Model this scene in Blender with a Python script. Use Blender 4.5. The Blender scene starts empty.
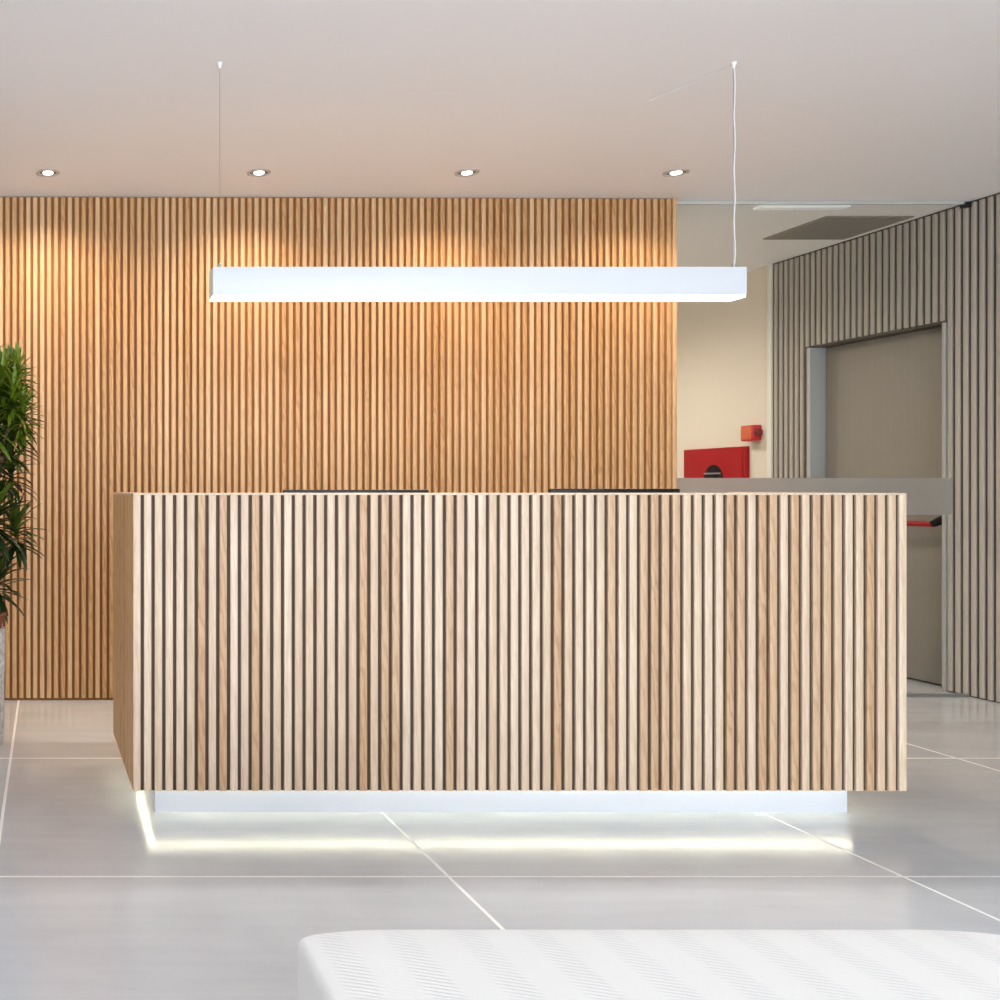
import bpy, bmesh, math, random
from mathutils import Vector
random.seed(7)
C = bpy.context.scene.collection
PI = math.pi

# ------------------------------------------------------------------ helpers
def lin(r, g, b):
    f = lambda c: (c/255/12.92) if c/255 <= .04045 else ((c/255+.055)/1.055)**2.4
    return (f(r), f(g), f(b), 1)

class MB:
    def __init__(s): s.v = []; s.f = []; s.t = []; s.sm = []
    def add(s, vs, fs, tone=.5, smooth=False):
        n = len(s.v); s.v += [tuple(p) for p in vs]
        for f in fs:
            s.f.append(tuple(i+n for i in f)); s.t.append(tone); s.sm.append(smooth)
    def box(s, x0, x1, y0, y1, z0, z1, bev=0, seg=2, tone=.5):
        bm = bmesh.new(); bmesh.ops.create_cube(bm, size=1)
        for v in bm.verts:
            v.co = Vector((x0+(v.co.x+.5)*(x1-x0), y0+(v.co.y+.5)*(y1-y0), z0+(v.co.z+.5)*(z1-z0)))
        if bev: bmesh.ops.bevel(bm, geom=bm.edges[:], offset=bev, segments=seg, affect='EDGES', profile=.5)
        bm.verts.index_update()
        s.add([v.co.copy() for v in bm.verts], [[v.index for v in f.verts] for f in bm.faces], tone, bool(bev))
        bm.free(); return s
    def slat(s, px, py, tx, ty, nx, ny, w, d, z0, z1, ch, tone):
        # cross-section in plan: tangent t, outward normal n; back face at p, front at p + n*d
        h = w/2
        prof = [(-h, 0), (h, 0), (h, d-ch), (h-ch*.35, d-ch*.35), (h-ch, d), (-h+ch, d), (-h+ch*.35, d-ch*.35), (-h, d-ch)]
        vs = []
        for z in (z0, z1):
            for a, b in prof: vs.append((px+tx*a+nx*b, py+ty*a+ny*b, z))
        n = len(prof); cr = tx*ny-ty*nx
        fs = [(i, (i+1) % n, n+(i+1) % n, n+i) for i in range(n)]
        fs += [tuple(reversed(range(n))), tuple(range(n, 2*n))]
        if cr < 0: fs = [tuple(reversed(f)) for f in fs]
        s.add(vs, fs, tone); return s
    def tube(s, pts, r, n=10, cap=True, smooth=True):
        pts = [Vector(p) for p in pts]; rs = r if isinstance(r, (list, tuple)) else [r]*len(pts)
        vs = []; fs = []
        up = Vector((0, 0, 1))
        d0 = (pts[1]-pts[0]).normalized()
        if abs(d0.dot(up)) > .9: up = Vector((1, 0, 0))
        for i, p in enumerate(pts):
            d = (pts[min(i+1, len(pts)-1)]-pts[max(i-1, 0)]).normalized()
            a = d.cross(up).normalized(); b = a.cross(d)
            for k in range(n):
                t = 2*PI*k/n; vs.append(p+a*math.cos(t)*rs[i]+b*math.sin(t)*rs[i])
        for i in range(len(pts)-1):
            for k in range(n):
                fs.append((i*n+k, (i+1)*n+k, (i+1)*n+(k+1) % n, i*n+(k+1) % n))
        if cap: fs += [tuple(range(n)), tuple(reversed(range((len(pts)-1)*n, len(pts)*n)))]
        s.add(vs, fs, smooth=smooth); return s
    def lathe(s, prof, c, n=48, axis='z', smooth=True):
        vs = []; fs = []
        for r, h in prof:
            for k in range(n):
                t = 2*PI*k/n
                if axis == 'z': vs.append((c[0]+r*math.cos(t), c[1]+r*math.sin(t), c[2]+h))
                else: vs.append((c[0]+h, c[1]+r*math.cos(t), c[2]+r*math.sin(t)))
        for i in range(len(prof)-1):
            for k in range(n):
                fs.append((i*n+k, i*n+(k+1) % n, (i+1)*n+(k+1) % n, (i+1)*n+k))
        s.add(vs, fs, smooth=smooth); return s
    def build(s, name, mat, parent=None):
        off = Vector((0, 0, 0)); p = parent
        while p: off += p.location; p = p.parent
        me = bpy.data.meshes.new(name)
        me.from_pydata([tuple(Vector(v)-off) for v in s.v], [], s.f)
        at = me.attributes.new('tone', 'FLOAT', 'FACE'); at.data.foreach_set('value', s.t)
        me.polygons.foreach_set('use_smooth', s.sm)
        bm = bmesh.new(); bm.from_mesh(me); bmesh.ops.recalc_face_normals(bm, faces=bm.faces[:]); bm.to_mesh(me); bm.free()
        me.set_sharp_from_angle(angle=math.radians(40))
        me.materials.append(mat)
        o = bpy.data.objects.new(name, me); C.objects.link(o)
        if parent: o.parent = parent
        return o

def thing(name, label, cat, loc=(0, 0, 0), group=None):
    o = bpy.data.objects.new(name, None); C.objects.link(o); o.location = loc
    o.empty_display_size = .1
    o['label'] = label; o['category'] = cat
    if group: o['group'] = group
    return o

def struct(o, label=None, cat=None):
    o['kind'] = 'structure'
    if label: o['label'] = label
    if cat: o['category'] = cat
    return o

# ------------------------------------------------------------------ materials
def mat(name, col=(.8, .8, .8, 1), rough=.5, metal=0, spec=.5, emit=None, es=0, coat=0):
    m = bpy.data.materials.new(name); m.use_nodes = True
    b = m.node_tree.nodes['Principled BSDF']
    b.inputs['Base Color'].default_value = col; b.inputs['Roughness'].default_value = rough
    b.inputs['Metallic'].default_value = metal; b.inputs['Specular IOR Level'].default_value = spec
    b.inputs['Coat Weight'].default_value = coat
    if emit: b.inputs['Emission Color'].default_value = emit; b.inputs['Emission Strength'].default_value = es
    return m

class N:
    def __init__(s, m): s.m = m; s.t = m.node_tree; s.b = s.t.nodes.get('Principled BSDF')
    def n(s, typ, **kw):
        o = s.t.nodes.new(typ)
        for k, v in kw.items():
            if k in o.inputs: o.inputs[k].default_value = v
            else: setattr(o, k, v)
        return o
    def l(s, a, b): s.t.links.new(a, b)
    def math(s, op, a, b=None, c=None):
        o = s.t.nodes.new('ShaderNodeMath'); o.operation = op
        for i, x in enumerate((a, b, c)):
            if x is None: continue
            if isinstance(x, (int, float)): o.inputs[i].default_value = x
            else: s.l(x, o.inputs[i])
        return o.outputs[0]
    def mix(s, fac, a, b, blend='MIX'):
        o = s.t.nodes.new('ShaderNodeMix'); o.data_type = 'RGBA'; o.blend_type = blend
        for sock, x in ((o.inputs[0], fac), (o.inputs[6], a), (o.inputs[7], b)):
            if isinstance(x, (int, float)): sock.default_value = x
            elif isinstance(x, tuple): sock.default_value = x
            else: s.l(x, sock)
        return o.outputs[2]
    def maprange(s, x, a, b, c, d):
        o = s.t.nodes.new('ShaderNodeMapRange')
        s.l(x, o.inputs[0])
        for i, v in enumerate((a, b, c, d)): o.inputs[i+1].default_value = v
        return o.outputs[0]

def wood(name, dark, mid, light, rough=.5, grain=.35):
    m = mat(name, mid, rough); n = N(m)
    tc = n.n('ShaderNodeTexCoord'); at = n.n('ShaderNodeAttribute', attribute_name='tone')
    cmb = n.n('ShaderNodeCombineXYZ')
    n.l(n.math('MULTIPLY', at.outputs['Fac'], 37.0), cmb.inputs[0]); n.l(n.math('MULTIPLY', at.outputs['Fac'], 91.0), cmb.inputs[2])
    va = n.n('ShaderNodeVectorMath', operation='ADD'); n.l(tc.outputs['Object'], va.inputs[0]); n.l(cmb.outputs[0], va.inputs[1])
    mp = n.n('ShaderNodeMapping'); mp.inputs['Scale'].default_value = (1, 1, .07); n.l(va.outputs[0], mp.inputs[0])
    ns = n.n('ShaderNodeTexNoise', Scale=95.0, Detail=5.0, Roughness=.6); n.l(mp.outputs[0], ns.inputs['Vector'])
    mp2 = n.n('ShaderNodeMapping'); mp2.inputs['Scale'].default_value = (1, 1, .14); n.l(va.outputs[0], mp2.inputs[0])
    wv = n.n('ShaderNodeTexWave', Scale=28.0, Distortion=9.0, Detail=3.0); wv.inputs['Detail Scale'].default_value = 1.6
    wv.wave_type = 'BANDS'; wv.bands_direction = 'DIAGONAL'; n.l(mp2.outputs[0], wv.inputs['Vector'])
    tone = n.mix(n.maprange(at.outputs['Fac'], 0, 1, 0, 1), mid, light)
    g = n.maprange(ns.outputs['Fac'], .35, .72, 0, grain)
    w = n.math('MULTIPLY', n.maprange(wv.outputs['Fac'], .55, 1, 0, grain), n.maprange(at.outputs['Fac'], 0, .45, 1.1, .25))
    f = n.math('MINIMUM', n.math('ADD', g, w), 1)
    n.l(n.mix(f, tone, dark), n.b.inputs['Base Color'])
    bp = n.n('ShaderNodeBump', Strength=.08, Distance=.002); n.l(ns.outputs['Fac'], bp.inputs['Height']); n.l(bp.outputs[0], n.b.inputs['Normal'])
    return m

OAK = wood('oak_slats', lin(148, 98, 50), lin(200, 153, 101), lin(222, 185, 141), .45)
OAK_DAYLIT = wood('daylit_oak_slats', lin(158, 114, 74), lin(200, 162, 124), lin(228, 206, 180), .45)  # same oak, with the daylight put into a paler colour
OAK_BACK = mat('dark_slat_backing', lin(136, 88, 44), .7)
DESK_BACK = mat('brown_slat_backing', lin(74, 54, 42), .7)
GREY_SLAT = mat('grey_painted_slats', lin(172, 164, 153), .55)
GREY_BACK = mat('grey_slat_backing', lin(82, 75, 67), .7)
PLASTER = mat('white_plaster', lin(240, 238, 238), .9, spec=.2)
BEIGE = mat('beige_plaster', lin(222, 213, 200), .85, spec=.2)
WHITE_TRIM = mat('white_trim_paint', lin(226, 222, 216), .5)
DOOR_PAINT = mat('door_grey_paint', lin(136, 129, 121), .5)
FRAME_PAINT = mat('door_frame_paint', lin(168, 168, 166), .4)
BLACK = mat('black_plastic', lin(14, 13, 13), .4)
BLACK_MATT = mat('black_recess', lin(10, 9, 9), .8, spec=.1)
DARK = mat('dark_gap', lin(22, 18, 15), .8)
RED = mat('red_enamel', lin(158, 0, 10), .6, spec=.15)
RED_BAR = mat('red_bar_enamel', lin(160, 6, 10), .5, spec=.2)
ORANGE = mat('orange_plastic', lin(205, 92, 50), .4)
RED_DOME = mat('red_plastic', lin(190, 24, 26), .3)
STEEL = mat('brushed_steel', lin(170, 170, 172), .35, metal=1)
ALU = mat('satin_aluminium', lin(150, 152, 150), .4, metal=.6)
CHANNEL = mat('pale_grey_channel', lin(196, 196, 192), .6)
WHITE_MET = mat('white_metal', lin(238, 238, 240), .35)
PLINTH = mat('white_plinth_laminate', lin(214, 216, 224), .35)
GRILLE = mat('grey_grille', lin(140, 130, 118), .6)
SCREEN = mat('monitor_screen', lin(8, 8, 10), .15)
WORKTOP = mat('white_worktop', lin(225, 222, 216), .35)

# ceiling with a very faint unevenness
def m_floor():
    m = mat('polished_grey_tile', lin(168, 168, 168), .16, spec=1.0); n = N(m)
    tc = n.n('ShaderNodeTexCoord'); sp = n.n('ShaderNodeSeparateXYZ'); n.l(tc.outputs['Object'], sp.inputs[0])
    P = 1.325
    def dist(sock, off):
        a = n.math('MULTIPLY', n.math('SUBTRACT', sock, off), 1/P)
        fr = n.math('FRACT', n.math('ADD', a, 100.5))
        return n.math('MULTIPLY', n.math('ABSOLUTE', n.math('SUBTRACT', fr, .5)), P)
    gx = n.math('ADD', sp.outputs[0], n.math('MULTIPLY', n.math('SUBTRACT', sp.outputs[1], 3.0), .0066))
    d = n.math('MINIMUM', dist(gx, -.178), dist(sp.outputs[1], 3.003))
    grout = n.math('LESS_THAN', d, .0055)
    ns = n.n('ShaderNodeTexNoise', Scale=1.6, Detail=6.0, Roughness=.62, Distortion=.6); n.l(tc.outputs['Object'], ns.inputs['Vector'])
    mp = n.n('ShaderNodeMapping'); mp.inputs['Scale'].default_value = (.5, 5, 1); n.l(tc.outputs['Object'], mp.inputs[0])
    ns2 = n.n('ShaderNodeTexNoise', Scale=3.0, Detail=5.0, Roughness=.6); n.l(mp.outputs[0], ns2.inputs['Vector'])
    f = n.math('ADD', n.math('MULTIPLY', ns.outputs['Fac'], .6), n.math('MULTIPLY', ns2.outputs['Fac'], .4))
    base = n.mix(n.maprange(f, .35, .65, 0, 1), lin(192, 195, 200), lin(208, 211, 215))
    n.l(n.mix(grout, base, lin(246, 245, 244)), n.b.inputs['Base Color'])
    n.l(n.math('ADD', n.math('MULTIPLY', grout, .4), n.maprange(f, .3, .7, .16, .21)), n.b.inputs['Roughness'])
    bp = n.n('ShaderNodeBump', Strength=.03, Distance=.004); n.l(ns2.outputs['Fac'], bp.inputs['Height']); n.l(bp.outputs[0], n.b.inputs['Normal'])
    return m
FLOOR = m_floor()

def m_fabric():
    m = mat('white_woven_fabric', lin(236, 234, 232), .9, spec=.15); n = N(m)
    n.b.inputs['Sheen Weight'].default_value = .2
    tc = n.n('ShaderNodeTexCoord'); sp = n.n('ShaderNodeSeparateXYZ'); n.l(tc.outputs['Object'], sp.inputs[0])
    x, y, z = sp.outputs
    band = n.math('SINE', n.math('MULTIPLY', x, 2*PI/.105))                      # bands run front to back
    dash = n.math('SINE', n.math('ADD', n.math('MULTIPLY', y, 2*PI/.011), n.math('MULTIPLY', x, 2*PI/.03)))
    weave = n.math('MULTIPLY', n.math('SINE', n.math('MULTIPLY', x, 2*PI/.0042)), n.math('SINE', n.math('MULTIPLY', y, 2*PI/.0042)))
    d = n.math('MULTIPLY', n.maprange(band, -.1, .6, .1, 1), n.maprange(dash, -.2, .8, 0, 1))
    f = n.math('ADD', n.math('MULTIPLY', d, .8), n.math('MULTIPLY', n.maprange(weave, -1, 1, 0, 1), .2))
    n.l(n.mix(f, lin(238, 234, 228), lin(222, 219, 216)), n.b.inputs['Base Color'])
    bp = n.n('ShaderNodeBump', Strength=.35, Distance=.002); n.l(f, bp.inputs['Height']); bp.invert = True
    n.l(bp.outputs[0], n.b.inputs['Normal'])
    return m
FABRIC = m_fabric()

def m_glass():
    m = bpy.data.materials.new('clear_glass'); m.use_nodes = True; t = m.node_tree; t.nodes.clear()
    o = t.nodes.new('ShaderNodeOutputMaterial'); mx = t.nodes.new('ShaderNodeMixShader')
    tr = t.nodes.new('ShaderNodeBsdfTransparent'); tr.inputs[0].default_value = (.955, .97, .962, 1)
    gl = t.nodes.new('ShaderNodeBsdfGlossy'); gl.inputs['Roughness'].default_value = .0
    mx.inputs[0].default_value = .03; t.links.new(tr.outputs[0], mx.inputs[1]); t.links.new(gl.outputs[0], mx.inputs[2])
    t.links.new(mx.outputs[0], o.inputs[0]); return m
GLASS = m_glass()

def m_frost():
    m = bpy.data.materials.new('frosted_film'); m.use_nodes = True; t = m.node_tree; t.nodes.clear()
    o = t.nodes.new('ShaderNodeOutputMaterial'); mx = t.nodes.new('ShaderNodeMixShader'); mx2 = t.nodes.new('ShaderNodeMixShader')
    rf = t.nodes.new('ShaderNodeBsdfRefraction'); rf.inputs['IOR'].default_value = 1.25; rf.inputs['Roughness'].default_value = .6
    rf.inputs['Color'].default_value = (.85, .86, .86, 1)
    tl = t.nodes.new('ShaderNodeBsdfTranslucent'); tl.inputs[0].default_value = (.64, .61, .58, 1)
    df = t.nodes.new('ShaderNodeBsdfDiffuse'); df.inputs[0].default_value = (.60, .56, .52, 1)
    mx.inputs[0].default_value = .2; mx2.inputs[0].default_value = .2
    t.links.new(rf.outputs[0], mx.inputs[1]); t.links.new(tl.outputs[0], mx.inputs[2])
    t.links.new(mx.outputs[0], mx2.inputs[1]); t.links.new(df.outputs[0], mx2.inputs[2])
    t.links.new(mx2.outputs[0], o.inputs[0]); return m
FROST = m_frost()

def m_concrete():
    m = mat('speckled_grey_stone', lin(170, 150, 152), .7); n = N(m)
    tc = n.n('ShaderNodeTexCoord'); ns = n.n('ShaderNodeTexNoise', Scale=60.0, Detail=4.0); n.l(tc.outputs['Object'], ns.inputs['Vector'])
    n.l(n.mix(n.maprange(ns.outputs['Fac'], .35, .65, 0, 1), lin(150, 150, 152), lin(208, 208, 210)), n.b.inputs['Base Color'])
    return m
STONE = m_concrete()
TERRA = mat('terracotta', lin(128, 66, 42), .7)
SOIL = mat('dark_soil', lin(52, 36, 26), .95)
BARK = mat('brown_stem_bark', lin(92, 70, 48), .85)
def m_leaf():
    m = mat('green_leaf', lin(60, 92, 30), .4); n = N(m)
    at = n.n('ShaderNodeAttribute', attribute_name='tone')
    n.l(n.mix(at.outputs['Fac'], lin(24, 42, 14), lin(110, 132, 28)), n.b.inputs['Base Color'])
    n.b.inputs['Subsurface Weight'].default_value = 0
    return m
LEAF = m_leaf()

LAMP_WARM = (1, .78, .54, 1)
BULB = mat('lit_lamp_lens', (1, 1, 1, 1), .4, emit=(1, .93, .82, 1), es=5)
OPAL = mat('lit_opal_diffuser', (.9, .9, .9, 1), .5, emit=(1, .99, .97, 1), es=4.2)
HOUSING = mat('white_translucent_housing', lin(208, 210, 214), .45, emit=(.95, .97, 1, 1), es=.06)
LED = mat('lit_led_chip', (1, 1, 1, 1), .5, emit=(1, .95, .68, 1), es=34)
SLOT = mat('lit_slot_diffuser', lin(232, 234, 232), .5, emit=(1, 1, .97, 1), es=.22)

# ------------------------------------------------------------------ the setting
CAM_H = 1.127; F = 1030.0; CEIL = 2.70
RX = 4.98                     # face of the grey wall
YB0, XB0, XB1 = 5.513, -3.0, 3.325    # slat wall runs from XB0 to XB1
SL = .0095
def yb(x): return YB0 + SL*x
REAR = -3.6; LEFT = -3.0; FAR = 10.2; WX0 = -.6; WX1 = 4.0

struct(MB().box(LEFT-.2, RX+.35, REAR-.2, FAR+.2, -.2, 0).build('floor', FLOOR))
struct(MB().box(LEFT-.2, RX+.35, REAR-.2, FAR+.2, CEIL, CEIL+.2).build('ceiling', PLASTER))
struct(MB().box(LEFT-.2, LEFT, REAR, 5.9, 0, CEIL).build('wall_left', PLASTER))
# glazed front of the room behind the camera: piers, sill beam, lintel and mullions
m = MB()
m.box(LEFT-.2, WX0, REAR-.2, REAR, 0, CEIL).box(WX1, RX+.35, REAR-.2, REAR, 0, CEIL)
m.box(WX0, WX1, REAR-.2, REAR, CEIL-.10, CEIL)
struct(m.build('wall_front', PLASTER))
m = MB()
for i in range(6):
    x = WX0+(WX1-WX0)*i/5
    m.box(x-.03, x+.03, REAR-.13, REAR-.05, .06, CEIL-.10)
m.box(WX0, WX1, REAR-.13, REAR-.05, 0, .06)
struct(m.build('window_1', WHITE_MET))

# slatted oak wall
wall = struct(MB().box(XB0, XB1, 0, .14, 0, CEIL).build('wall_back', OAK_BACK))
me = wall.data
for v in me.vertices: v.co.y += yb(v.co.x) + .015
pitch = .0371; m = MB(); nrm = (SL, -1)
k = 0; x = XB1-.018
while x > XB0+.02:
    t = random.random()**1.2
    m.slat(x, yb(x)+.015, 1, SL, 0, -1, .0235, .015, .014, CEIL-.006, .003, t)
    x -= pitch; k += 1
m.build('slats', OAK, wall)
e = MB()
e.box(XB1, XB1+.022, yb(XB1)-.004, yb(XB1)+.165, .0, CEIL, .002, tone=.8)
e.build('end_board', OAK, wall)

# grey wall with the door recess
DY0, DY1, DZ = 5.77, 6.815, 2.065
SY1 = 7.16
m = MB()
m.box(RX+.27, RX+.35, DY0, DY1, 0, DZ)  # closing box behind the door, added to stop outside light leaking in
m.box(RX+.012, RX+.35, REAR, DY0, 0, CEIL).box(RX+.012, RX+.35, DY1, SY1, 0, CEIL).box(RX+.012, RX+.35, DY0, DY1, DZ, CEIL)
wr = struct(m.build('wall_right', GREY_BACK))
m = MB(); gp = .0495
y = REAR+.03
def gslat(y, z0, z1): m.slat(RX+.012, y, 0, 1, -1, 0, .0275, .012, z0, z1, .003, random.random())
while y < SY1-.02:
    inside = DY0-.015 < y < DY1+.015
    gslat(y, DZ+.012 if inside else .008, CEIL-.012)
    y += gp
m.build('slats', GREY_SLAT, wr)
m = MB()
m.box(RX+.012, RX+.35, SY1+.045, FAR, 0, CEIL)
struct(m.build('wall_corridor', BEIGE))
struct(MB().box(RX-.003, RX+.10, SY1, SY1+.045, 0, CEIL, .002).build('trim_1', WHITE_TRIM))
struct(MB().box(1.5, RX+.35, FAR, FAR+.2, 0, CEIL).build('wall_far', BEIGE))
struct(MB().box(3.0, 3.2, 5.75, FAR, 0, CEIL).build('wall_passage', BEIGE))

# door_1: recessed grey fire door with red push bar
door = bpy.data.objects.new('door_1', None); C.objects.link(door); door.location = (RX+.11, (DY0+DY1)/2, 0); struct(door)
DX = RX+.096
MB().box(DX, DX+.045, DY0+.02, DY1-.035, .012, DZ-.004, .002).build('door_leaf', DOOR_PAINT, door)
MB().box(DX+.03, DX+.06, DY0+.01, DY1-.01, 0, .02).build('door_gap_shade', DARK, door)  # dark strip painted in for the shade under the door leaf
fr = MB()
fr.box(RX-.006, DX+.05, DY1-.030, DY1+.002, 0, DZ, .002)
fr.box(RX-.004, DX+.05, DY0-.012, DY0+.010, 0, DZ, .002)
fr.build('door_frame', FRAME_PAINT, door)
pb = MB()
pb.tube([(DX-.085, DY0+.078, .932), (DX-.085, DY1-.16, .932)], .016, 12)
bar = pb.build('push_bar', RED_BAR, door)
for yy, sg in ((DY0+.05, 1), (DY1-.08, -1)):
    b = MB()
    b.tube([(DX-.004, yy-.01*sg, .972), (DX-.045, yy-.002*sg, .968), (DX-.072, yy+.012*sg, .948), (DX-.086, yy+.040*sg, .932)], [.024, .024, .023, .019], 14)
    b.build('bar_bracket', BLACK_MATT, bar)

# ------------------------------------------------------------------ glass partition
GY = 5.616; GX0, GX1 = XB1+.026, RX-.002; GE = 4.888
g = thing('glass_partition', 'clear glass partition with frosted strip between the oak slat wall and the grey slat wall', 'partition', ((GX0+GX1)/2, GY, 0))
pane = MB().box(GX0, GE, GY-.005, GY+.005, .014, CEIL-.016).build('glass_pane', GLASS, g)
s = MB().box(GX0, GE, GY-.0075, GY-.0055, .991, 1.1924).build('frosted_strip', FROST, g); s['label'] = 'frosted translucent strip'
MB().box(GX0, GX1, GY-.009, GY+.009, CEIL-.016, CEIL-.001, .001).build('top_channel', CHANNEL, g)
MB().box(GX0, GX1, GY-.012, GY+.012, .0005, .016, .002).build('floor_channel', ALU, g)
MB().box(RX-.030, RX-.0005, GY-.022, GY+.020, CEIL-.035, CEIL-.006, .003).build('corner_clamp', BLACK, g)

# ------------------------------------------------------------------ reception desk
DXL, DXR, DYF, DYB = .262, 2.859, 3.456, 4.29
Z0, Z1 = .117, 1.117
d = thing('reception_desk', 'long reception desk clad in oak slats, paler on the daylit front, on a lit white plinth', 'desk', ((DXL+DXR)/2, (DYF+DYB)/2, 0))
SD = .009; TH = .10
# body: front panel, side panels
fp = MB().box(DXL+SD, DXR-SD, DYF+SD, DYF+SD+TH, Z0, Z1-.008).build('front_panel', DESK_BACK, d)
m = MB(); nS = 72; pw = (DXR-DXL-.004)/nS
for i in range(nS):
    x = DXL+.0005+pw*.345+i*(DXR-DXL-.001-pw*.69)/(nS-1)
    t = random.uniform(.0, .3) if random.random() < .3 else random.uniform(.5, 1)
    m.slat(x, DYF+SD, 1, 0, 0, -1, pw*.69, SD, Z0, Z1-.007, .0018, t)
m.build('slats', OAK_DAYLIT, fp)
SKEW = .0205        # the left end runs very slightly out of square
def xl(y): return DXL-SKEW*(y-DYF)/(DYB-DYF)
for xs, sg in ((DXL, -1), (DXR, 1)):
    off = (lambda y: xl(y)-DXL) if sg < 0 else (lambda y: 0)
    xi = xs - sg*SD
    bx = MB().box(min(xi, xi-sg*.05), max(xi, xi-sg*.05), DYF+SD+TH+.001, DYB, Z0, Z1-.008)
    bx.v = [(a+off(c), c, e) for a, c, e in bx.v]
    spn = bx.build('side_panel', DESK_BACK, d)
    m = MB(); n2 = 23; p2 = (DYB-DYF-.020)/n2
    for i in range(n2):
        y = DYF+.020+p2*(i+.5)
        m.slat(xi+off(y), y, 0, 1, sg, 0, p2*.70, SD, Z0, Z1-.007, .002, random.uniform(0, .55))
    m.build('slats', OAK, spn)  # desk ends use the deeper oak, their warmer light put into the tone
cp = MB().box(DXL+.0005, DXR-.0005, DYF+.0005, DYF+SD+TH+.08, Z1-.007, Z1, .001, tone=.9)
cp.box(DXL+.0005, DXL+SD+.05, DYF+SD+TH+.08, DYB, Z1-.007, Z1, .001, tone=.9).box(DXR-SD-.05, DXR-.0005, DYF+SD+TH+.08, DYB, Z1-.007, Z1, .001, tone=.9)
cp.v = [((a+xl(c)-DXL) if a < 1 and c > DYF+SD+TH+.08-.01 else a, c, e) for a, c, e in cp.v]
cp.build('counter_cap', OAK_DAYLIT, d)
MB().box(DXL+SD+.052, DXR-SD-.052, DYF+SD+TH+.002, DYB-.02, .715, .745, .002).build('worktop', WORKTOP, d)
MB().box(DXL+SD+.052, DXR-SD-.052, DYF+SD+TH+.002, DYB-.12, Z0, Z0+.02).build('bottom_board', WORKTOP, d)
PX0, PX1, PY0, PY1 = .350, 2.770, 3.602, 4.20
MB().box(PX0, PX1, PY0, PY1, 0, Z0-.003).build('plinth', PLINTH, d)
# LED tape under the overhang (one continuous strip: carrier + row of chips)
def led(x0, y0, x1, y1, ox, oy):      # ox, oy: side of the added lip that shades the plinth from the chips
    L = math.hypot(x1-x0, y1-y0); ux, uy = (x1-x0)/L, (y1-y0)/L
    t = MB(); w = .005
    t.box(min(x0, x1)-w*abs(uy), max(x0, x1)+w*abs(uy), min(y0, y1)-w*abs(ux), max(y0, y1)+w*abs(ux), Z0-.003, Z0-.0004)
    if oy: t.box(min(x0, x1), max(x0, x1), y0+oy*.0075-.001, y0+oy*.0075+.001, Z0-.016, Z0-.0004)
    else: t.box(x0+ox*.0075-.001, x0+ox*.0075+.001, min(y0, y1), max(y0, y1), Z0-.016, Z0-.0004)
    st = t.build('led_strip', WHITE_MET, d)
    c = MB(); n = int(L/.0172)
    for i in range(n):
        q = (i+.5)/n; x = x0+(x1-x0)*q; y = y0+(y1-y0)*q
        c.box(x-.005*abs(ux)-.003*abs(uy), x+.005*abs(ux)+.003*abs(uy), y-.003*abs(ux)-.005*abs(uy), y+.003*abs(ux)+.005*abs(uy), Z0-.0055, Z0-.003)
    ch = c.build('led_chips', LED, st); ch['kind'] = 'stuff'
LO = .010
led(PX0-LO, PY0-LO, PX1+LO, PY0-LO, 0, 1)
led(PX0-LO, PY0-LO+.02, PX0-LO, PY1, 1, 0)
led(PX1+LO, PY0-LO+.02, PX1+LO, PY1, -1, 0)
led(PX0, PY1+LO, PX1, PY1+LO, 0, -1)  # rear strip: unseen, added to warm the floor and wall base

# ------------------------------------------------------------------ monitors behind the desk
def monitor(x0, x1, y, ztop, yaw, label):
    cx = (x0+x1)/2; w = (x1-x0)
    t = thing('monitor', label, 'monitor', (cx, y, .745), 'monitors behind the reception desk')
    t.rotation_euler = (0, 0, yaw)
    z1 = ztop; z0 = z1-.32
    h = MB().box(cx-w/2, cx+w/2, y-.012, y+.010, z0, z1, .004).build('screen_housing', BLACK, t)
    MB().box(cx-w/2+.012, cx+w/2-.012, y+.010, y+.0115, z0+.016, z1-.012).build('screen', SCREEN, h)
    MB().box(cx-.03, cx+.03, y-.03, y-.011, .757, z0+.18, .004).build('stand', BLACK, t)
    MB().box(cx-.11, cx+.11, y-.09, y+.08, .7455, .757, .004).build('stand_base', BLACK, t)
    return t
kf = F/3.86
monitor((283-55)/kf, (428-55)/kf, 3.86, CAM_H+.001, 0, 'thin black monitor top showing over the left half of the reception desk')
monitor((546-55)/kf, (682-55)/kf, 3.86, CAM_H+.005, math.radians(5), 'slightly turned black monitor top showing over the right half of the reception desk')

# ------------------------------------------------------------------ pendant lamp
PW0, PW1, PYF, PYB = .5745, 2.516, 3.745, 3.84
PZ0, PZ1 = CAM_H+.702, CAM_H+.812
kc = 3.79
p = thing('pendant_light', 'long white linear pendant lamp hanging from two wires above the desk', 'lamp', ((PW0+PW1)/2, kc, CEIL))
MB().box(PW0, PW1, PYF, PYB, PZ0+.008, PZ1, .002).build('lamp_housing', HOUSING, p)
MB().box(PW0+.003, PW1-.003, PYF+.003, PYB-.003, PZ0, PZ0+.008).build('diffuser', OPAL, p)['label'] = 'glowing underside diffuser'
for x, r in ((.606, .0008), (2.497, .0016)):
    cb = MB().tube([(x, kc, PZ1-.002), (x, kc, CEIL-.02)], r, 6).build('suspension_wire', STEEL, p)
    MB().lathe([(.001, 0), (.006, 0), (.006, .02), (.001, .022)], (x, kc, PZ1), 12).build('wire_grip', STEEL, cb)
    MB().lathe([(.001, -.022), (.005, -.022), (.006, -.012), (.010, -.007), (.010, 0)], (x, kc, CEIL-.0005), 16).build('ceiling_mount', WHITE_MET, cb)
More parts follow.
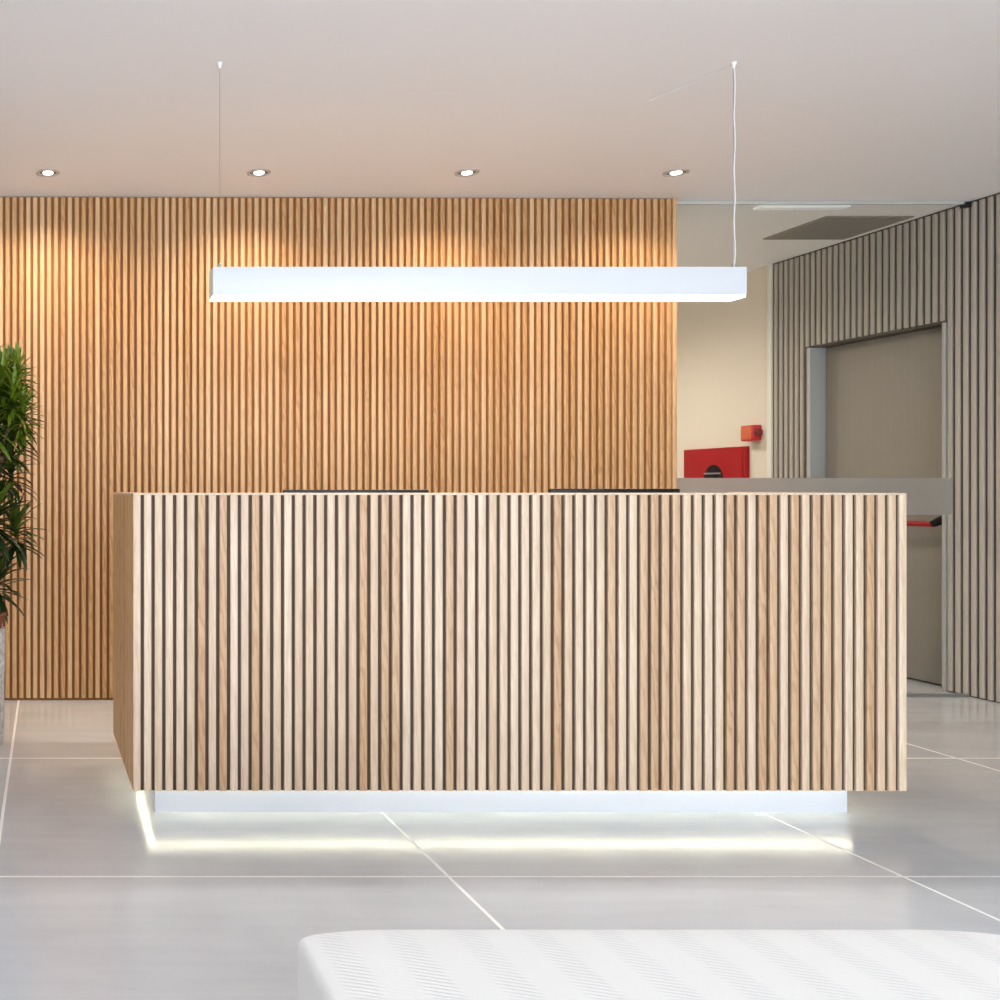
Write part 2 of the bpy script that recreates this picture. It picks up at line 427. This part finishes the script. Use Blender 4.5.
# white supply flex at the right wire; the tube continues along a faint ceiling line
pts = []
for i in range(40):
    q = i/39; z = PZ1+(CEIL-.03-PZ1)*q
    pts.append((2.499+.0018*math.sin(q*23), kc-.003+.002*math.cos(q*23), z))
pts += [(2.50, kc+.004, CEIL-.016), (2.494, kc+.02, CEIL-.006), (2.47, kc+.12, CEIL-.004), (2.43, kc+.27, CEIL-.003), (2.40, kc+.37, CEIL-.001)]
MB().tube(pts, .0018, 6).build('power_cable', WHITE_MET, p)
ld = bpy.data.lights.new('pendant_glow', 'AREA'); ld.shape = 'RECTANGLE'; ld.size = PW1-PW0-.02; ld.size_y = PYB-PYF-.02; ld.energy = 22; ld.color = (1, .97, .93)
lo = bpy.data.objects.new('pendant_glow', ld); C.objects.link(lo); lo.parent = p
lo.location = Vector(((PW0+PW1)/2, kc, PZ0-.004))-p.location

# ------------------------------------------------------------------ downlights
def downlight(x, y, label, energy=42, group='ceiling downlights', spot=156, color=LAMP_WARM[:3]):
    t = thing('downlight', label, 'downlight', (x, y, CEIL), group)
    c = (x, y, CEIL)
    MB().lathe([(.058, -.0004), (.058, -.004), (.054, -.006), (.046, -.006), (.044, -.001)], c, 36).build('trim_ring', RING, t)
    MB().lathe([(.046, -.0012), (.024, -.0010), (.0, -.0010)], c, 36).build('reflector', mat_refl, t)
    MB().lathe([(.026, -.0012), (.026, -.004), (.022, -.007), (.010, -.0095), (.0, -.010)], c, 24).build('lamp_lens', BULB, t)
    l = bpy.data.lights.new('downlight_beam', 'SPOT'); l.energy = energy; l.color = color; l.spot_size = math.radians(spot); l.spot_blend = 1; l.shadow_soft_size = .025
    lo = bpy.data.objects.new('downlight_beam', l); C.objects.link(lo); lo.parent = t; lo.location = (0, 0, -.045)
    return t
RING = mat('grey_trim_ring', lin(186, 180, 174), .6)
mat_refl = mat('dark_reflector', lin(96, 92, 86), .4, metal=.3)
DLY = 5.10; kd = F/DLY
for px, lb in ((48, 'leftmost lit round downlight in the ceiling, above the potted plant side'),
               (259, 'lit round downlight in the ceiling just right of the left pendant wire'),
               (467, 'lit round downlight in the ceiling above the middle of the pendant lamp'),
               (676, 'rightmost lit round downlight, in the ceiling at the right end of the oak slat wall')):
    downlight((px-55)/kd, DLY, lb)
downlight((-161-55)/kd, DLY, 'lit round downlight beyond the left edge of the picture, above the oak slat wall')
for x, y in ((3.62, 6.6), (3.85, 7.9), (3.85, 9.1)):  # unseen lamps, added as fill to brighten the passage
    downlight(x, y, 'unseen downlight added to brighten the passage behind the oak slat wall', 70, 'added passage fill lights', 165, (1, .89, .76))

# ------------------------------------------------------------------ ceiling fittings behind the glass
v = thing('ceiling_vent', 'dark grey square ceiling grille beside the grey slat wall', 'vent', (4.68, 6.17, CEIL))
vx0, vx1, vy0, vy1 = 4.425, 4.93, 5.91, 6.44
fm = MB()
fm.box(vx0, vx1, vy0, vy0+.02, CEIL-.008, CEIL-.0005).box(vx0, vx1, vy1-.02, vy1, CEIL-.008, CEIL-.0005)
fm.box(vx0, vx0+.02, vy0+.02, vy1-.02, CEIL-.008, CEIL-.0005).box(vx1-.02, vx1, vy0+.02, vy1-.02, CEIL-.008, CEIL-.0005)
fm.build('vent_frame', GRILLE, v)
lv = MB(); n = 30
for i in range(n):
    y = vy0+.02+(vy1-vy0-.04)*(i+.5)/n
    lv.box(vx0+.02, vx1-.02, y-.005, y+.0045, CEIL-.007, CEIL-.002)
lv.build('louvres', GRILLE, v)
MB().box(vx0+.02, vx1-.02, vy0+.02, vy1-.02, CEIL-.002, CEIL-.0006).build('vent_backing', DARK, v)
s = thing('linear_ceiling_light', 'slim white linear ceiling light in front of the dark ceiling grille', 'ceiling light', (4.16, 5.70, CEIL))
MB().box(3.89, 4.38, 5.665, 5.74, CEIL-.013, CEIL-.0005, .002).build('light_diffuser', SLOT, s)
MB().box(3.91, 4.36, 5.695, 5.710, CEIL-.0145, CEIL-.013).build('centre_strip', WHITE_MET, s)

# ------------------------------------------------------------------ red wall fittings in the passage
FX = RX+.012
hc = thing('hose_cabinet', 'red fire hose cabinet on the beige passage wall', 'fire cabinet', (FX-.01, 7.79, .76))
MB().box(FX-.03, FX-.0005, 7.40, 8.13, .76, 1.442, .004).build('cabinet_body', RED, hc)
MB().box(FX-.034, FX-.03, 7.43, 8.10, .79, 1.412, .002).build('cabinet_door', RED, hc)
MB().lathe([(.0, -.0055), (.105, -.0055), (.112, -.001)], (FX-.034, 7.755, 1.205), 40, 'x').build('round_window', BLACK_MATT, hc)
MB().box(FX-.048, FX-.038, 7.66, 7.85, 1.245, 1.257, .002).build('pull_bar', STEEL, hc)
al = thing('alarm_sounder', 'small orange and red fire alarm box above the red cabinet', 'alarm', (FX-.03, 7.40, 1.53))
MB().box(FX-.062, FX-.0005, 7.275, 7.405, 1.476, 1.588, .006).build('alarm_body', RED_DOME, al)
MB().box(FX-.067, FX-.062, 7.29, 7.398, 1.486, 1.580, .002).build('alarm_face', ORANGE, al)
b = MB().lathe([(.0, 0), (.030, 0), (.030, .012), (.0, .016)], (0, 0, 0), 24)
b.v = [(FX-.028+vx, 7.276-vz, 1.532+vy) for vx, vy, vz in b.v]
b.build('alarm_lens', mat('dark_red_lens', lin(120, 8, 14), .25), al)
st = MB().box(FX-.002, FX+.0003, 7.23, 7.36, 1.40, 1.47, .0005).build('notice_plate', mat('pale_grey_plate', lin(206, 196, 180), .6))
st['label'] = 'small pale blank plate on the beige wall under the fire alarm box'; st['category'] = 'plate'

# ------------------------------------------------------------------ potted plant
PC = (-.425, 4.60)
pl = thing('potted_plant', 'leafy green plant in a speckled grey stone pot at the left edge', 'plant', (PC[0], PC[1], 0))
MB().lathe([(.0, .0005), (.188, .0005), (.196, .012), (.203, .50), (.200, .512), (.182, .512), (.178, .46), (.0, .46)], (PC[0], PC[1], 0), 56).build('pot', STONE, pl)
ip = MB().lathe([(.172, .47), (.196, .55), (.216, .578), (.214, .586), (.204, .584), (.186, .555), (.0, .552)], (PC[0], PC[1], 0), 48).build('inner_pot', TERRA, pl)
ip['label'] = 'terracotta liner pot rim'
MB().lathe([(.186, .556), (.10, .562), (.0, .566)], (PC[0], PC[1], 0), 32).build('soil', SOIL, pl)
stems = MB(); leaves = MB()
def leaf(p, dirv, L, w, droop, tone):
    d = Vector(dirv).normalized(); side = d.cross(Vector((0, 0, 1)))
    if side.length < .1: side = Vector((1, 0, 0))
    side.normalize(); nseg = 7; q = Vector(p); vs = []
    for i in range(nseg+1):
        s_ = i/nseg; ww = w*max(.02, math.sin(PI*min(1, .10+.90*s_))**.75)*(1 if s_ < .98 else .05)
        up = side.cross(d).normalized()
        vs += [q-side*ww+up*ww*.35, q, q+side*ww+up*ww*.35]
        q = q+d*(L/nseg); d = (d+Vector((0, 0, -droop/nseg))).normalized()
    fs = []
    for i in range(nseg):
        a = i*3; fs += [(a, a+1, a+4, a+3), (a+1, a+2, a+5, a+4)]
    leaves.add(vs, fs, tone, True)
def rosette(c, n, L, tone, spread=1.0):
    c = Vector(c)
    for i in range(n):
        a = i*2.399963+random.random()*.4; q = i/n
        el = math.radians(82-115*q*spread+random.uniform(-10, 10))
        dv = (math.cos(a)*math.cos(el), math.sin(a)*math.cos(el), math.sin(el))
        base = c+Vector((0, 0, .05-.11*q))
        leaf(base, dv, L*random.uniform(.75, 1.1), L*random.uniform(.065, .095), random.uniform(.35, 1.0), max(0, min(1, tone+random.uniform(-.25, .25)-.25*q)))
def stem(c, lean):
    b = Vector((PC[0]+random.uniform(-.07, .07), PC[1]+random.uniform(-.07, .07), .55)); c = Vector(c)
    mid = b.lerp(c, .5)+Vector((-(c.x-b.x)*.2, -(c.y-b.y)*.2, .04))
    stems.tube([b, b.lerp(mid, .5), mid, mid.lerp(c, .5)+Vector((0, 0, .01)), c], [.012, .011, .010, .008, .006], 8)
kp = F/4.6
def W(px, py, dy=0): return ((px+6-55)*(4.6+dy)/F, 4.6+dy, CAM_H+(490-py)*(4.6+dy)/F)
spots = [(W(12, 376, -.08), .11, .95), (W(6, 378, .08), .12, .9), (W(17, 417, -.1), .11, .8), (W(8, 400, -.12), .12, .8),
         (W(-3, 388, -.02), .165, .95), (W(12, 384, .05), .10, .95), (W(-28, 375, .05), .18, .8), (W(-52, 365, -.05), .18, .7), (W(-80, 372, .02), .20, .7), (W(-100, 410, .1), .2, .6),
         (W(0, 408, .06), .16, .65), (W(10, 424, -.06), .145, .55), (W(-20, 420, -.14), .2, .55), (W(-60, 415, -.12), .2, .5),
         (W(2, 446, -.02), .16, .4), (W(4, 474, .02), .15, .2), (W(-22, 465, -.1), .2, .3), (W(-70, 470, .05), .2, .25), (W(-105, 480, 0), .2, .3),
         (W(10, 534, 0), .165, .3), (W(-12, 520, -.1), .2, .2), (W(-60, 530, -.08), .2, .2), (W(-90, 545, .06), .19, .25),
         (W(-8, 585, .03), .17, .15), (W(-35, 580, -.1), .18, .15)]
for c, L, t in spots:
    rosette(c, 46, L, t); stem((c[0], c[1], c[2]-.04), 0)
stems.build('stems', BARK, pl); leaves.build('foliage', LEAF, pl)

# ------------------------------------------------------------------ upholstered bench in the foreground
def rrect(x0, x1, y0, y1, r, q=None, n=14):
    q = q or r
    out = []
    for cx, cy, a0 in ((x1-r, y1-q, 0), (x0+r, y1-q, 90), (x0+r, y0+q, 180), (x1-r, y0+q, 270)):
        for i in range(n+1):
            a = math.radians(a0+90*i/n); out.append((cx+r*math.cos(a), cy+q*math.sin(a)))
    return out
BX0, BX1, BY0, BY1, BZ = .364, 1.470, .72, 1.598, .45
bn = thing('upholstered_bench', 'white woven fabric bench with rounded corners in the foreground', 'bench', ((BX0+BX1)/2, (BY0+BY1)/2, 0))
def cushion(x0, x1, y0, y1, z0, z1, R, f, crown=0):
    b = MB(); rings = []
    prof = [(f, z0)] + [(f*(1-math.sin(a)), z0+f*(1-math.cos(a))) for a in [math.radians(15*i) for i in range(1, 7)]]
    prof += [(f*(1-math.cos(a)), z1-f+f*math.sin(a)) for a in [math.radians(15*i) for i in range(0, 7)]]
    vs = []; n = None
    for ins, z in prof:
        pts = rrect(x0+ins, x1-ins, y0+ins, y1-ins, max(.01, R-ins), max(.01, R*.30-ins)); n = len(pts)
        vs += [(a, c, z) for a, c in pts]
    for sc, dz in ((.93, .4), (.8, .75), (.5, 1), (.2, 1)):
        pts = rrect(x0+f, x1-f, y0+f, y1-f, max(.01, R-f), max(.01, R*.30-f)); cx, cy = (x0+x1)/2, (y0+y1)/2
        vs += [(cx+(a-cx)*sc, cy+(c-cy)*sc, z1+crown*dz) for a, c in pts]
    nr = len(vs)//n
    fs = [(i*n+k, i*n+(k+1) % n, (i+1)*n+(k+1) % n, (i+1)*n+k) for i in range(nr-1) for k in range(n)]
    fs += [tuple(range((nr-1)*n, nr*n)), tuple(reversed(range(n)))]
    b.add(vs, fs, smooth=True); return b
cushion(BX0, BX1, BY0, BY1, .10, BZ, .16, .014, .003).build('upholstered_seat', FABRIC, bn)
for x in (BX0+.12, BX1-.12):
    for y in (BY0+.12, BY1-.12):
        MB().lathe([(.0, 0), (.022, 0), (.026, .10), (.0, .10)], (x, y, .0005), 20).build('leg', STEEL, bn)

# ------------------------------------------------------------------ daylight
w = bpy.data.worlds.new('World'); bpy.context.scene.world = w; w.use_nodes = True
bg = w.node_tree.nodes['Background']; bg.inputs[0].default_value = (.82, .91, 1.0, 1); bg.inputs[1].default_value = 13
pt = bpy.data.lights.new('window_portal', 'AREA'); pt.shape = 'RECTANGLE'; pt.size = WX1-WX0; pt.size_y = CEIL-.16
pt.cycles.is_portal = True
po = bpy.data.objects.new('window_portal', pt); C.objects.link(po); po.location = ((WX1+WX0)/2, REAR-.14, CEIL/2); po.rotation_euler = (math.radians(90), 0, 0)

# ------------------------------------------------------------------ camera
cd = bpy.data.cameras.new('camera'); cam = bpy.data.objects.new('camera', cd); C.objects.link(cam)
cam.location = (0, 0, CAM_H); cam.rotation_euler = (math.radians(90), 0, 0)
cd.sensor_width = 36; cd.sensor_fit = 'HORIZONTAL'; cd.lens = 36*F/1000; cd.shift_x = .445; cd.shift_y = -.010; cd.clip_start = .05
sc = bpy.context.scene; sc.camera = cam
vs = sc.view_settings; vs.view_transform = 'Standard'; vs.look = 'None'; vs.gamma = 1; vs.use_curve_mapping = False; vs.exposure = 0
